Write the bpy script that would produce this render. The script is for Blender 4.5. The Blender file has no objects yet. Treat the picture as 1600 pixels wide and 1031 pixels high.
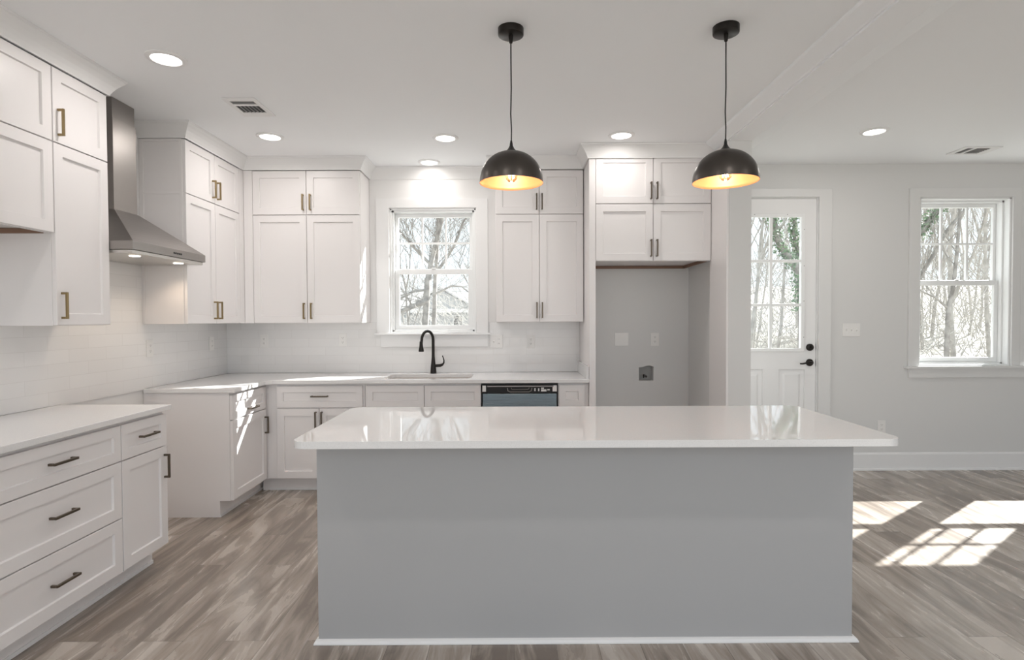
import bpy, bmesh, math, random
from mathutils import Vector, Matrix

C = bpy.context.scene.collection
SC = bpy.context.scene
PI = math.pi

# ------------------------------------------------------------------ camera
F_PX, CX, CY, EZ = 886.0, 803.7, 518.6, 1.3915
YAW, PITCH, ROLL = -.0026, -.0218, -.0041
def cam_matrix():
    cy, sy = math.cos(YAW), math.sin(YAW); cp, sp = math.cos(PITCH), math.sin(PITCH); cr, sr = math.cos(ROLL), math.sin(ROLL)
    R = Matrix(((cr, 0, sr), (0, 1, 0), (-sr, 0, cr))) @ Matrix(((1, 0, 0), (0, cp, sp), (0, -sp, cp))) @ Matrix(((cy, sy, 0), (-sy, cy, 0), (0, 0, 1)))
    right, fwd, up = R[0], R[1], R[2]
    M = Matrix(((right[0], up[0], -fwd[0]), (right[1], up[1], -fwd[1]), (right[2], up[2], -fwd[2])))
    return Matrix.Translation((0, 0, EZ)) @ M.to_4x4()
cam_d = bpy.data.cameras.new('camera'); cam = bpy.data.objects.new('camera', cam_d); C.objects.link(cam)
cam.matrix_world = cam_matrix()
cam_d.sensor_width = 36; cam_d.lens = 36 * F_PX / 1600
cam_d.shift_x = -(CX - 800) / 1600; cam_d.shift_y = (CY - 515.5) / 1600
cam_d.clip_start = .05; cam_d.clip_end = 500
SC.camera = cam

# ------------------------------------------------------------------ world, sun, exposure
WORLD, SUN, EXPO = 2.0, 27.0, -.44
w = bpy.data.worlds.new('sky'); SC.world = w; w.use_nodes = True
bg = w.node_tree.nodes['Background']; bg.inputs[0].default_value = (.88, .94, 1, 1); bg.inputs[1].default_value = WORLD
sd = bpy.data.lights.new('sun', 'SUN'); sd.energy = SUN; sd.angle = math.radians(.53); sd.color = (1, .985, .96)
sun = bpy.data.objects.new('sun', sd); C.objects.link(sun)
sun.rotation_euler = Vector((-1.18, -.893, -1)).to_track_quat('-Z', 'Y').to_euler()
sun.location = (9, 12, 9)
vs = SC.view_settings
vs.view_transform = 'Standard'; vs.look = 'None'; vs.exposure = EXPO; vs.gamma = 1; vs.use_curve_mapping = False
cyc = SC.cycles
cyc.max_bounces = 10; cyc.diffuse_bounces = 7; cyc.glossy_bounces = 4; cyc.transmission_bounces = 6; cyc.transparent_max_bounces = 8
cyc.use_denoising = True; cyc.sample_clamp_indirect = 10
cyc.caustics_refractive = False; cyc.blur_glossy = .4

# ------------------------------------------------------------------ materials
def mat(name, col, rough=.5, metal=0, spec=.5, emit=None, es=0, **k):
    m = bpy.data.materials.new(name); m.use_nodes = True
    b = m.node_tree.nodes['Principled BSDF']
    b.inputs['Base Color'].default_value = (*col, 1); b.inputs['Roughness'].default_value = rough
    b.inputs['Metallic'].default_value = metal; b.inputs['Specular IOR Level'].default_value = spec
    if emit: b.inputs['Emission Color'].default_value = (*emit, 1); b.inputs['Emission Strength'].default_value = es
    for a, v in k.items(): b.inputs[a.replace('_', ' ')].default_value = v
    return m
def nodes(m): return m.node_tree.nodes, m.node_tree.links, m.node_tree.nodes['Principled BSDF']
def coords(N, L, order='XYZ', scale=(1, 1, 1)):
    tc = N.new('ShaderNodeTexCoord'); sx = N.new('ShaderNodeSeparateXYZ'); cb = N.new('ShaderNodeCombineXYZ')
    L.new(tc.outputs['Object'], sx.inputs[0])
    for i, a in enumerate(order):
        if a in 'XYZ':
            mu = N.new('ShaderNodeMath'); mu.operation = 'MULTIPLY'; mu.inputs[1].default_value = scale[i]
            L.new(sx.outputs[a], mu.inputs[0]); L.new(mu.outputs[0], cb.inputs[i])
    return cb.outputs[0]
def bumpy(m, scale, strength, dist=.002):
    N, L, b = nodes(m)
    n = N.new('ShaderNodeTexNoise'); n.inputs['Scale'].default_value = scale; n.inputs['Detail'].default_value = 3
    tc = N.new('ShaderNodeTexCoord'); L.new(tc.outputs['Object'], n.inputs['Vector'])
    bp = N.new('ShaderNodeBump'); bp.inputs['Strength'].default_value = strength; bp.inputs['Distance'].default_value = dist
    L.new(n.outputs['Fac'], bp.inputs['Height']); L.new(bp.outputs[0], b.inputs['Normal'])
    return m
M_WALL = bumpy(mat('grey wall paint', (.69, .69, .685), .65), 180, .06)
M_WALLW = bumpy(mat('white wall paint', (.78, .775, .77), .6), 180, .06)
M_CEIL = bumpy(mat('ceiling paint', (.89, .905, .92), .8), 120, .05)
M_WTRIM = mat('backlit trim paint', (.72, .72, .715), .4)  # light trim with the grey of its backlit face put into the colour
M_TRIM = mat('white trim paint', (.80, .80, .80), .38)
M_CAB = bumpy(mat('cabinet white lacquer', (.79, .768, .765), .36), 60, .015)
M_ISL = bumpy(mat('island grey paint', (.42, .42, .425), .6), 140, .05)
M_SASH = mat('white vinyl sash', (.82, .83, .83), .35)
M_BRASS = mat('aged brass', (.30, .225, .12), .33, 1)
M_BRONZE = mat('dark bronze', (.14, .115, .09), .36, 1)
M_BLACK = mat('oil rubbed bronze', (.022, .019, .017), .3, .6)
M_WOODRAW = mat('raw wood edge', (.22, .13, .09), .6)
M_DARK = mat('dark void', (.03, .03, .03), .7)
M_PLATE = mat('white plastic plate', (.80, .79, .775), .35)
M_SLOT = mat('socket slots', (.25, .24, .23), .5)
M_SINK = mat('sink', (.62, .58, .55), .3, .15)
M_RUBBER = mat('black plastic', (.012, .012, .013), .28)
M_LENS = mat('light lens', (1, 1, 1), .4, emit=(1, .95, .88), es=14)
M_FIL = mat('filament', (1, .7, .3), .4, emit=(1, .62, .28), es=90)
M_HOODLED = mat('hood lamp lens', (1, 1, 1), .4, emit=(1, .88, .72), es=16)
M_GLASS = mat('clear glass', (1, 1, 1), .0, Transmission_Weight=1.0, IOR=1.45)

def pane_material():
    m = bpy.data.materials.new('window glass'); m.use_nodes = True
    N, L = m.node_tree.nodes, m.node_tree.links; N.clear()
    o = N.new('ShaderNodeOutputMaterial'); mx = N.new('ShaderNodeMixShader'); t = N.new('ShaderNodeBsdfTransparent')
    g = N.new('ShaderNodeBsdfGlossy'); g.inputs['Roughness'].default_value = .01; g.inputs[0].default_value = (1, 1, 1, 1)
    lw = N.new('ShaderNodeLayerWeight'); lw.inputs[0].default_value = .5
    pw = N.new('ShaderNodeMath'); pw.operation = 'POWER'; pw.inputs[1].default_value = 5; fr = N.new('ShaderNodeMath'); fr.operation = 'MULTIPLY_ADD'; fr.inputs[1].default_value = .9; fr.inputs[2].default_value = .03
    L.new(lw.outputs['Facing'], pw.inputs[0]); L.new(pw.outputs[0], fr.inputs[0])
    t.inputs[0].default_value = (.97, .985, .98, 1)
    L.new(fr.outputs[0], mx.inputs[0]); L.new(t.outputs[0], mx.inputs[1]); L.new(g.outputs[0], mx.inputs[2]); L.new(mx.outputs[0], o.inputs[0])
    return m
M_PANE = pane_material()

def quartz():
    m = mat('white quartz', (.78, .765, .755), .04)
    N, L, b = nodes(m)
    n = N.new('ShaderNodeTexNoise'); n.inputs['Scale'].default_value = 260; n.inputs['Detail'].default_value = 2
    L.new(coords(N, L), n.inputs['Vector'])
    r = N.new('ShaderNodeValToRGB'); r.color_ramp.elements[0].position = .3; r.color_ramp.elements[0].color = (.73, .722, .718, 1)
    r.color_ramp.elements[1].position = .5; r.color_ramp.elements[1].color = (.782, .776, .773, 1)
    L.new(n.outputs['Fac'], r.inputs[0]); L.new(r.outputs[0], b.inputs['Base Color'])
    return m
M_QUARTZ = quartz()

def tile(order):
    m = mat('subway tile ' + order, (.78, .775, .77), .13)
    N, L, b = nodes(m); v = coords(N, L, order)
    br = N.new('ShaderNodeTexBrick'); br.inputs['Scale'].default_value = 1
    br.inputs['Brick Width'].default_value = .3048; br.inputs['Row Height'].default_value = .0785
    br.inputs['Mortar Size'].default_value = .0014; br.inputs['Mortar Smooth'].default_value = .3; br.inputs['Bias'].default_value = 0
    br.inputs['Color1'].default_value = (.775, .768, .762, 1); br.inputs['Color2'].default_value = (.80, .795, .79, 1)
    br.inputs['Mortar'].default_value = (.72, .71, .70, 1)
    mp = N.new('ShaderNodeMapping'); mp.inputs['Location'].default_value = (.03, -.915 % .0785, 0)
    L.new(v, mp.inputs[0]); L.new(mp.outputs[0], br.inputs['Vector'])
    n = N.new('ShaderNodeTexNoise'); n.inputs['Scale'].default_value = 14; L.new(v, n.inputs['Vector'])
    mu = N.new('ShaderNodeMath'); mu.operation = 'MULTIPLY_ADD'; mu.inputs[1].default_value = -1.0
    L.new(br.outputs['Fac'], mu.inputs[0])
    sc = N.new('ShaderNodeMath'); sc.operation = 'MULTIPLY'; sc.inputs[1].default_value = .5; L.new(n.outputs['Fac'], sc.inputs[0]); L.new(sc.outputs[0], mu.inputs[2])
    bp = N.new('ShaderNodeBump'); bp.inputs['Strength'].default_value = .4; bp.inputs['Distance'].default_value = .001
    L.new(mu.outputs[0], bp.inputs['Height']); L.new(bp.outputs[0], b.inputs['Normal']); L.new(br.outputs['Color'], b.inputs['Base Color'])
    return m
M_TILE_X, M_TILE_Y = tile('XZ0'), tile('YZ0')

def floor_mat():
    m = mat('vinyl plank', (.38, .32, .27), .33, spec=.9)
    N, L, b = nodes(m)
    v = coords(N, L, 'YX0')
    br = N.new('ShaderNodeTexBrick'); br.inputs['Scale'].default_value = 1; br.offset = .37; br.offset_frequency = 2
    br.inputs['Brick Width'].default_value = 1.22; br.inputs['Row Height'].default_value = .18
    br.inputs['Mortar Size'].default_value = .0012; br.inputs['Mortar Smooth'].default_value = .1; br.inputs['Bias'].default_value = 0
    br.inputs['Color1'].default_value = (0, 0, 0, 1); br.inputs['Color2'].default_value = (1, 1, 1, 1); br.inputs['Mortar'].default_value = (.5, .5, .5, 1)
    L.new(v, br.inputs['Vector'])
    # grain: noise stretched along each plank, shifted from plank to plank
    gv = coords(N, L, 'XYZ', (6.5, .95, 1))
    ad = N.new('ShaderNodeVectorMath'); ad.operation = 'ADD'; sc = N.new('ShaderNodeVectorMath'); sc.operation = 'SCALE'; sc.inputs['Scale'].default_value = 7
    L.new(br.outputs['Color'], sc.inputs[0]); L.new(gv, ad.inputs[0]); L.new(sc.outputs[0], ad.inputs[1])
    n1 = N.new('ShaderNodeTexNoise'); n1.inputs['Scale'].default_value = 1.1; n1.inputs['Detail'].default_value = 6; n1.inputs['Roughness'].default_value = .6; n1.inputs['Distortion'].default_value = 1.6
    L.new(ad.outputs[0], n1.inputs['Vector'])
    g2 = coords(N, L, 'XYZ', (70, 3.2, 1)); n2 = N.new('ShaderNodeTexNoise'); n2.inputs['Scale'].default_value = 1; n2.inputs['Detail'].default_value = 4
    L.new(g2, n2.inputs['Vector'])
    rp = N.new('ShaderNodeValToRGB'); e = rp.color_ramp.elements
    e[0].position = .34; e[0].color = (.20, .162, .133, 1); e[1].position = .68; e[1].color = (.53, .475, .425, 1)
    x = e.new(.5); x.color = (.36, .305, .258, 1)
    ma = N.new('ShaderNodeMath'); ma.operation = 'MULTIPLY_ADD'; ma.inputs[1].default_value = .22
    L.new(br.outputs['Color'], ma.inputs[0])
    m2 = N.new('ShaderNodeMath'); m2.operation = 'MULTIPLY_ADD'; m2.inputs[1].default_value = .16
    L.new(n2.outputs['Fac'], m2.inputs[0]); L.new(n1.outputs['Fac'], m2.inputs[2])
    m3 = N.new('ShaderNodeMath'); m3.operation = 'ADD'; m3.inputs[1].default_value = -.19
    L.new(m2.outputs[0], m3.inputs[0]); L.new(m3.outputs[0], ma.inputs[2]); L.new(ma.outputs[0], rp.inputs[0])
    mx = N.new('ShaderNodeMix'); mx.data_type = 'RGBA'; L.new(br.outputs['Fac'], mx.inputs['Factor']); L.new(rp.outputs[0], mx.inputs['A']); mx.inputs['B'].default_value = (.16, .13, .11, 1)
    L.new(mx.outputs['Result'], b.inputs['Base Color'])
    rr = N.new('ShaderNodeMath'); rr.operation = 'MULTIPLY_ADD'; rr.inputs[1].default_value = .18; rr.inputs[2].default_value = .17
    L.new(n1.outputs['Fac'], rr.inputs[0]); L.new(rr.outputs[0], b.inputs['Roughness'])
    bp = N.new('ShaderNodeBump'); bp.inputs['Strength'].default_value = .25; bp.inputs['Distance'].default_value = .001
    L.new(n2.outputs['Fac'], bp.inputs['Height']); L.new(bp.outputs[0], b.inputs['Normal'])
    return m
M_FLOOR = floor_mat()

def brushed(name, col, rough, order, scale):
    m = mat(name, col, rough, 1); N, L, b = nodes(m)
    n = N.new('ShaderNodeTexNoise'); n.inputs['Scale'].default_value = 1; n.inputs['Detail'].default_value = 4
    L.new(coords(N, L, order, scale), n.inputs['Vector'])
    r = N.new('ShaderNodeMath'); r.operation = 'MULTIPLY_ADD'; r.inputs[1].default_value = .22; r.inputs[2].default_value = rough - .08
    L.new(n.outputs['Fac'], r.inputs[0]); L.new(r.outputs[0], b.inputs['Roughness'])
    bp = N.new('ShaderNodeBump'); bp.inputs['Strength'].default_value = .08; bp.inputs['Distance'].default_value = .001
    L.new(n.outputs['Fac'], bp.inputs['Height']); L.new(bp.outputs[0], b.inputs['Normal'])
    return m
M_STEEL = brushed('brushed stainless', (.33, .31, .295), .33, 'XYZ', (30, 2, 400))
M_STEELB = brushed('blue film stainless', (.30, .38, .43), .26, 'XYZ', (3, 3, 260))
M_SHADE = brushed('blackened shade metal', (.095, .085, .078), .33, 'XYZ', (60, 60, 8))
M_COPPER = mat('copper leaf inside', (.95, .40, .16), .45, .35)
M_HOODIN = mat('hood filter', (.62, .6, .57), .35, .8)

def leafy(name, c1, c2, rough=.85, scale=3):
    m = mat(name, c1, rough); N, L, b = nodes(m)
    n = N.new('ShaderNodeTexNoise'); n.inputs['Scale'].default_value = scale; n.inputs['Detail'].default_value = 5
    tc = N.new('ShaderNodeTexCoord'); L.new(tc.outputs['Object'], n.inputs['Vector'])
    r = N.new('ShaderNodeValToRGB'); r.color_ramp.elements[0].position = .38; r.color_ramp.elements[0].color = (*c1, 1)
    r.color_ramp.elements[1].position = .62; r.color_ramp.elements[1].color = (*c2, 1)
    L.new(n.outputs['Fac'], r.inputs[0]); L.new(r.outputs[0], b.inputs['Base Color'])
    return m
M_GROUND = leafy('leaf litter', (.30, .28, .25), (.46, .44, .40), scale=1.5)
M_BARK = leafy('pale grey bark', (.24, .225, .21), (.40, .38, .36), scale=6)
M_BARK2 = leafy('woodland bark', (.36, .34, .32), (.52, .50, .47), scale=5)
M_TWIG = leafy('dry brush', (.40, .38, .36), (.62, .60, .57), scale=2)
M_IVY = leafy('ivy leaves', (.13, .20, .12), (.30, .42, .26), .6, 8)
M_SIDING = mat('house siding', (.42, .43, .44), .8)
M_ROOF = mat('house roof', (.55, .55, .56), .9)

# ------------------------------------------------------------------ mesh helpers
class MB:
    def __init__(s): s.bm = bmesh.new()
    def box(s, x0, x1, y0, y1, z0, z1):
        if x0 > x1: x0, x1 = x1, x0
        if y0 > y1: y0, y1 = y1, y0
        if z0 > z1: z0, z1 = z1, z0
        v = [s.bm.verts.new(p) for p in ((x0, y0, z0), (x1, y0, z0), (x1, y1, z0), (x0, y1, z0), (x0, y0, z1), (x1, y0, z1), (x1, y1, z1), (x0, y1, z1))]
        for f in ((3, 2, 1, 0), (4, 5, 6, 7), (0, 1, 5, 4), (1, 2, 6, 5), (2, 3, 7, 6), (3, 0, 4, 7)): s.bm.faces.new([v[i] for i in f])
        return s
    def hexa(s, b, t):   # bottom 4 points, top 4 points (counter-clockwise seen from above)
        v = [s.bm.verts.new(p) for p in list(b) + list(t)]
        for f in ((3, 2, 1, 0), (4, 5, 6, 7), (0, 1, 5, 4), (1, 2, 6, 5), (2, 3, 7, 6), (3, 0, 4, 7)): s.bm.faces.new([v[i] for i in f])
        return s
    def lathe(s, prof, c=(0, 0, 0), n=32, close=False, axis='Z'):
        def P(r, z, a):
            q = (r * math.cos(a), r * math.sin(a), z)
            if axis == 'Y': q = (q[0], q[2], q[1])
            if axis == 'X': q = (q[2], q[0], q[1])
            return (c[0] + q[0], c[1] + q[1], c[2] + q[2])
        rings = []
        for r, z in prof:
            if r < 1e-6: rings.append([s.bm.verts.new(P(0, z, 0))])
            else: rings.append([s.bm.verts.new(P(r, z, 2 * PI * i / n)) for i in range(n)])
        prs = list(zip(rings, rings[1:])) + ([(rings[-1], rings[0])] if close else [])
        for a, b in prs:
            for i in range(n):
                j = (i + 1) % n
                if len(a) == 1 and len(b) == 1: continue
                if len(a) == 1: f = [a[0], b[j], b[i]]
                elif len(b) == 1: f = [a[i], a[j], b[0]]
                else: f = [a[i], a[j], b[j], b[i]]
                s.bm.faces.new(f)
        return s
    def tube(s, pts, rad, n=10, cap=True):
        pts = [Vector(p) for p in pts]; rr = rad if isinstance(rad, (list, tuple)) else [rad] * len(pts)
        up = None; rings = []
        for i, p in enumerate(pts):
            t = (pts[min(i + 1, len(pts) - 1)] - pts[max(i - 1, 0)]).normalized()
            if up is None: up = t.orthogonal().normalized()
            up = (up - t * up.dot(t)).normalized(); sd_ = t.cross(up)
            rings.append([s.bm.verts.new(p + (up * math.cos(a) + sd_ * math.sin(a)) * rr[i]) for a in [2 * PI * k / n for k in range(n)]])
        for a, b in zip(rings, rings[1:]):
            for i in range(n):
                j = (i + 1) % n; s.bm.faces.new((a[i], a[j], b[j], b[i]))
        if cap: s.bm.faces.new(rings[0][::-1]); s.bm.faces.new(rings[-1])
        return s
    def slab(s, outer, holes, f, d0, d1):   # 2D outline with holes, f(u,v,d)->xyz
        tmp = bmesh.new(); loops = [outer] + list(holes)
        for lp in loops:
            vs_ = [tmp.verts.new((u, v, 0)) for u, v in lp]
            for i in range(len(vs_)): tmp.edges.new((vs_[i], vs_[(i + 1) % len(vs_)]))
        bmesh.ops.triangle_fill(tmp, use_beauty=True, edges=tmp.edges[:])
        tris = [[(v.co.x, v.co.y) for v in fc.verts] for fc in tmp.faces]; tmp.free()
        vm = {}
        def V(u, v, d):
            k = (round(u, 6), round(v, 6), d)
            if k not in vm: vm[k] = s.bm.verts.new(f(u, v, d))
            return vm[k]
        for t in tris:
            s.bm.faces.new([V(u, v, d1) for u, v in t]); s.bm.faces.new([V(u, v, d0) for u, v in t[::-1]])
        for lp in loops:
            for i in range(len(lp)):
                a, b = lp[i], lp[(i + 1) % len(lp)]
                s.bm.faces.new((V(*a, d0), V(*b, d0), V(*b, d1), V(*a, d1)))
        return s
    def sweep(s, path, prof):   # plan path, profile [(out, z)], out to the right of travel
        P = [Vector(p) for p in path]; D = [(b - a).normalized() for a, b in zip(P, P[1:])]
        R = [Vector((d.y, -d.x)) for d in D]; rings = []
        for i, p in enumerate(P):
            if i == 0: m = R[0]
            elif i == len(P) - 1: m = R[-1]
            else: a, b = R[i - 1], R[i]; m = (a + b) / (1 + a.dot(b))
            rings.append([s.bm.verts.new((p.x + m.x * o, p.y + m.y * o, z)) for o, z in prof])
        n = len(prof)
        for a, b in zip(rings, rings[1:]):
            for i in range(n): s.bm.faces.new((a[i], a[(i + 1) % n], b[(i + 1) % n], b[i]))
        s.bm.faces.new(rings[0][::-1]); s.bm.faces.new(rings[-1])
        return s
    def build(s, name, m, parent=None, bevel=0, smooth=False, seg=2, loc=None):
        bmesh.ops.recalc_face_normals(s.bm, faces=s.bm.faces[:])
        me = bpy.data.meshes.new(name); s.bm.to_mesh(me); s.bm.free()
        for x in (m if isinstance(m, (list, tuple)) else [m]): me.materials.append(x)
        o = bpy.data.objects.new(name, me); C.objects.link(o)
        if parent: o.parent = parent
        if loc: o.location = loc
        if smooth: me.shade_smooth()
        if smooth == 'auto': me.set_sharp_from_angle(angle=math.radians(35))
        if bevel:
            b = o.modifiers.new('bevel', 'BEVEL'); b.width = bevel; b.segments = seg; b.limit_method = 'ANGLE'; b.angle_limit = math.radians(40)
        return o
def empty(name, loc=(0, 0, 0), rz=0):
    o = bpy.data.objects.new(name, None); o.empty_display_size = .05; C.objects.link(o); o.location = loc; o.rotation_euler.z = rz; return o
def tag(o, label=None, cat=None, group=None, kind=None):
    if label: o['label'] = label
    if cat: o['category'] = cat
    if group: o['group'] = group
    if kind: o['kind'] = kind
    return o
def struct(o): o['kind'] = 'structure'; return o
def copy_tree(o, parent=None):
    c = o.copy(); C.objects.link(c); c.parent = parent
    for ch in [x for x in C.objects if x.parent == o]: copy_tree(ch, c)
    return c
def rect(x0, x1, z0, z1): return [(x0, z0), (x1, z0), (x1, z1), (x0, z1)]
def rrect(x0, x1, y0, y1, r, n=8):
    out = []
    for cx, cy, a0 in ((x1 - r, y0 + r, -PI / 2), (x1 - r, y1 - r, 0), (x0 + r, y1 - r, PI / 2), (x0 + r, y0 + r, PI)):
        out += [(cx + r * math.cos(a0 + PI / 2 * k / n), cy + r * math.sin(a0 + PI / 2 * k / n)) for k in range(n + 1)]
    return out

# ------------------------------------------------------------------ key sizes
WL, B, H, HR = 2.607, 5.165, 2.767, 2.79
UX, BU, BB = -2.282, 4.84, 4.54        # door faces: left uppers, back uppers, back bases
BX = -1.982                            # left base door face
K0, K1, KZ0, KZ1 = -1.111, -.334, 1.273, 2.40        # kitchen window opening
W0, W1, WZ0, WZ1, WSP = 3.702, 4.535, .953, 2.482, .966
D0, D1, DZ = 1.955, 2.774, 2.485
TH = .13

# ------------------------------------------------------------------ room shell
struct(MB().box(-2.9, 7.1, -1.6, B + TH, -.12, 0).build('floor', M_FLOOR))
c = MB(); c.box(-2.9, 1.70, -1.6, B + TH, H, 3.0); c.box(1.70, 7.1, -1.6, B + TH, HR, 3.0)
struct(c.build('ceiling', M_CEIL))
holes = [rect(K0, K1, KZ0, KZ1), rect(D0, D1, .005, DZ)] + [rect(W0 + k * WSP, W1 + k * WSP, WZ0, WZ1) for k in (0, 1)]
hole_box = [(1.15, .83), (1.28, .83), (1.285, .955), (1.255, .967), (1.215, .965), (1.18, .952), (1.148, .95)]
wl = MB().slab([(-2.9, 0), (1.765, 0), (1.765, 3.0), (-2.9, 3.0)], [holes[0], hole_box], lambda u, v, d: (u, d, v), B + TH, B)
wl.slab([(1.765, 0), (7.1, 0), (7.1, 3.0), (1.765, 3.0)], holes[1:], lambda u, v, d: (u, d, v), B + TH, B)
struct(wl.build('wall_back', M_WALL))
struct(MB().box(-2.9, -WL, -1.6, B, 0, 3.0).build('wall_left', M_WALLW))
struct(MB().box(6.95, 7.1, -1.6, B, 0, 3.0).build('wall_right', M_WALL))
struct(MB().box(1.60, 1.765, 4.20, B, 0, H).build('wall_divider', M_WALL))
# white painted strip of wall round the kitchen window, between the cabinets
struct(MB().slab(rect(-1.293, -.146, 1.372, H - .001), [rect(K0, K1, 1.373, KZ1)], lambda u, v, d: (u, d, v), B - .003, B).build('wall_window', M_WALLW))

# ceiling beam with cove mouldings
bz = 2.70
struct(MB().box(1.60, 1.765, -1.6, 4.20, bz, H + .02).build('trim_1', M_CEIL, bevel=.002))
struct(MB().sweep([(1.60, 4.52), (1.60, -1.6)], [(0, bz + .010), (.010, bz + .010), (.014, bz + .016), (.03, bz + .024), (.085, H - .016), (.09, H - .004), (.09, H), (0, H)]).build('trim_2', M_CEIL))
struct(MB().sweep([(1.765, -1.6), (1.765, B)], [(0, HR), (0, bz + .010), (.012, bz + .010), (.05, bz + .034), (.13, HR - .03), (.20, HR - .006), (.215, HR)][::-1]).build('trim_3', M_CEIL))

# crown moulding round the cabinets
def crown(path, name):
    prof = [(0, 2.664), (.010, 2.664), (.012, 2.672), (.016, 2.680), (.022, 2.692), (.034, 2.712), (.050, 2.732), (.062, 2.744), (.066, 2.750), (.072, 2.753), (.072, H - .0005), (0, H - .0005)]
    struct(MB().sweep(path, prof).build(name, M_TRIM))
crown([(UX, 1.6), (UX, 3.228), (-WL, 3.228)], 'trim_4')
crown([(-WL, 3.986), (UX, 3.986), (UX, BU), (-1.293, BU), (-1.293, B), (-.146, B), (-.146, BU), (.606, BU), (.606, 4.515), (1.60, 4.515)], 'trim_5')

# backsplash tile
tz0, tz1 = .916, 1.369
struct(MB().box(-WL + .008, -1.192, B - .008, B, tz0, tz1).box(-.21, .606, B - .008, B, tz0, tz1).box(-1.192, -.21, B - .008, B, tz0, 1.255).build('wall_backsplash', M_TILE_X))
tl = MB(); tl.box(-WL, -WL + .008, 1.9, 3.226, tz0, tz1); tl.box(-WL, -WL + .008, 3.226, 3.988, tz0 - .01, 1.86); tl.box(-WL, -WL + .008, 3.988, B, tz0, tz1)
struct(tl.build('wall_backsplash', M_TILE_Y))

# baseboard, right hand room
bb = MB(); pr_ = [(0, 0), (0, .16), (.006, .16), (.010, .152), (.014, .145), (.014, .02), (.022, .018), (.026, .010), (.027, 0)]
bb.sweep([(2.90, B), (6.95, B)], pr_); struct(bb.build('baseboard_back', M_TRIM))
struct(MB().sweep([(6.95, B), (6.95, -1.6)], pr_).build('baseboard_right', M_TRIM))
struct(MB().sweep([(-WL, 3.24), (-WL, 3.975)], [(0, 0), (0, .09), (.012, .085), (.012, 0)]).build('baseboard_left', M_TRIM))

# ------------------------------------------------------------------ windows
def window(name, x0, x1, z0, z1, yf, casing, st=.062):
    """double hung window: opening x0..x1, z0..z1; sash plane yf behind the wall face"""
    r = struct(empty(name, ((x0 + x1) / 2, B, z0)))
    ox, oz = -(x0 + x1) / 2, -z0
    def A(m): 
        bmesh.ops.translate(m.bm, verts=m.bm.verts[:], vec=(ox, -B, oz)); return m
    j = MB(); y1 = B + TH + .015        # jamb liner
    j.box(x0, x0 + .014, B, y1, z0, z1); j.box(x1 - .014, x1, B, y1, z0, z1); j.box(x0, x1, B, y1, z1 - .014, z1); j.box(x0, x1, B + .002, y1, z0, z0 + .014)
    f = B + yf   # frame stops
    for a, b, c_, d in ((x0 + .014, x0 + .032, z0, z1), (x1 - .032, x1 - .014, z0, z1)): j.box(a, b, f - .03, f + .07, c_, d)
    j.box(x0 + .014, x1 - .014, f - .03, f + .07, z1 - .032, z1 - .014); j.box(x0 + .014, x1 - .014, f - .03, f + .07, z0 + .012, z0 + .028)
    A(j).build('window_frame', M_SASH, r, bevel=.0015)
    a0, a1 = x0 + .033, x1 - .033; mid = (z0 + z1) / 2 - .02
    def sash(zb, zt, yy, rail_b, rail_t, stile, grid):
        s = MB().slab(rect(a0, a1, zb, zt), [rect(a0 + stile, a1 - stile, zb + rail_b, zt - rail_t)], lambda u, v, d: (u, d, v), yy + .03, yy)
        o = A(s).build('sash', M_SASH, r, bevel=.003)
        g = MB().box(a0 + stile - .004, a1 - stile + .004, yy + .013, yy + .017, zb + rail_b - .004, zt - rail_t + .004)
        A(g).build('glass', M_PANE, o)
        if grid:
            q = MB(); gw = (a1 - a0 - 2 * stile)
            for k in (1, 2):
                xc = a0 + stile + gw * k / 3; q.box(xc - .0085, xc + .0085, yy + .004, yy + .026, zb + rail_b, zt - rail_t)
            zc = (zb + rail_b + zt - rail_t) / 2
            for k in range(3):
                q.box(a0 + stile + gw * k / 3 + (.0085 if k else 0), a0 + stile + gw * (k + 1) / 3 - (.0085 if k < 2 else 0), yy + .0045, yy + .0255, zc - .0085, zc + .0085)
            A(q).build('muntins', M_SASH, o)
        return o
    sash(mid, z1 - .033, f + .033, .045, .034, st - .033 + .0, True)
    lo = sash(z0 + .029, mid + .04, f, .042, .045, st - .033 + .012, False)
    lk = MB().box((x0 + x1) / 2 - .02, (x0 + x1) / 2 + .02, f - .012, f + .006, mid + .04, mid + .052)
    A(lk).build('sash_lock', M_SASH, lo, bevel=.003)
    return r, A
# kitchen window
r, A = window('window_1', K0, K1, KZ0, KZ1, .045, .12)
cs = MB().slab([(-1.232, KZ0), (-1.232, 2.485), (-.224, 2.485), (-.224, KZ0), (K1 + .006, KZ0), (K1 + .006, KZ1 + .006), (K0 - .006, KZ1 + .006), (K0 - .006, KZ0)], [], lambda u, v, d: (u, d, v), B - .002, B - .021)
A(cs).build('casing', M_TRIM, r, bevel=.002)
A(MB().box(-1.252, -.198, B - .05, B + .045, KZ0 - .018, KZ0)).build('stool', M_TRIM, r, bevel=.004)
A(MB().box(-1.20, -.226, B - .026, B - .009, 1.147, KZ0 - .018)).build('apron', M_TRIM, r, bevel=.003)
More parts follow.
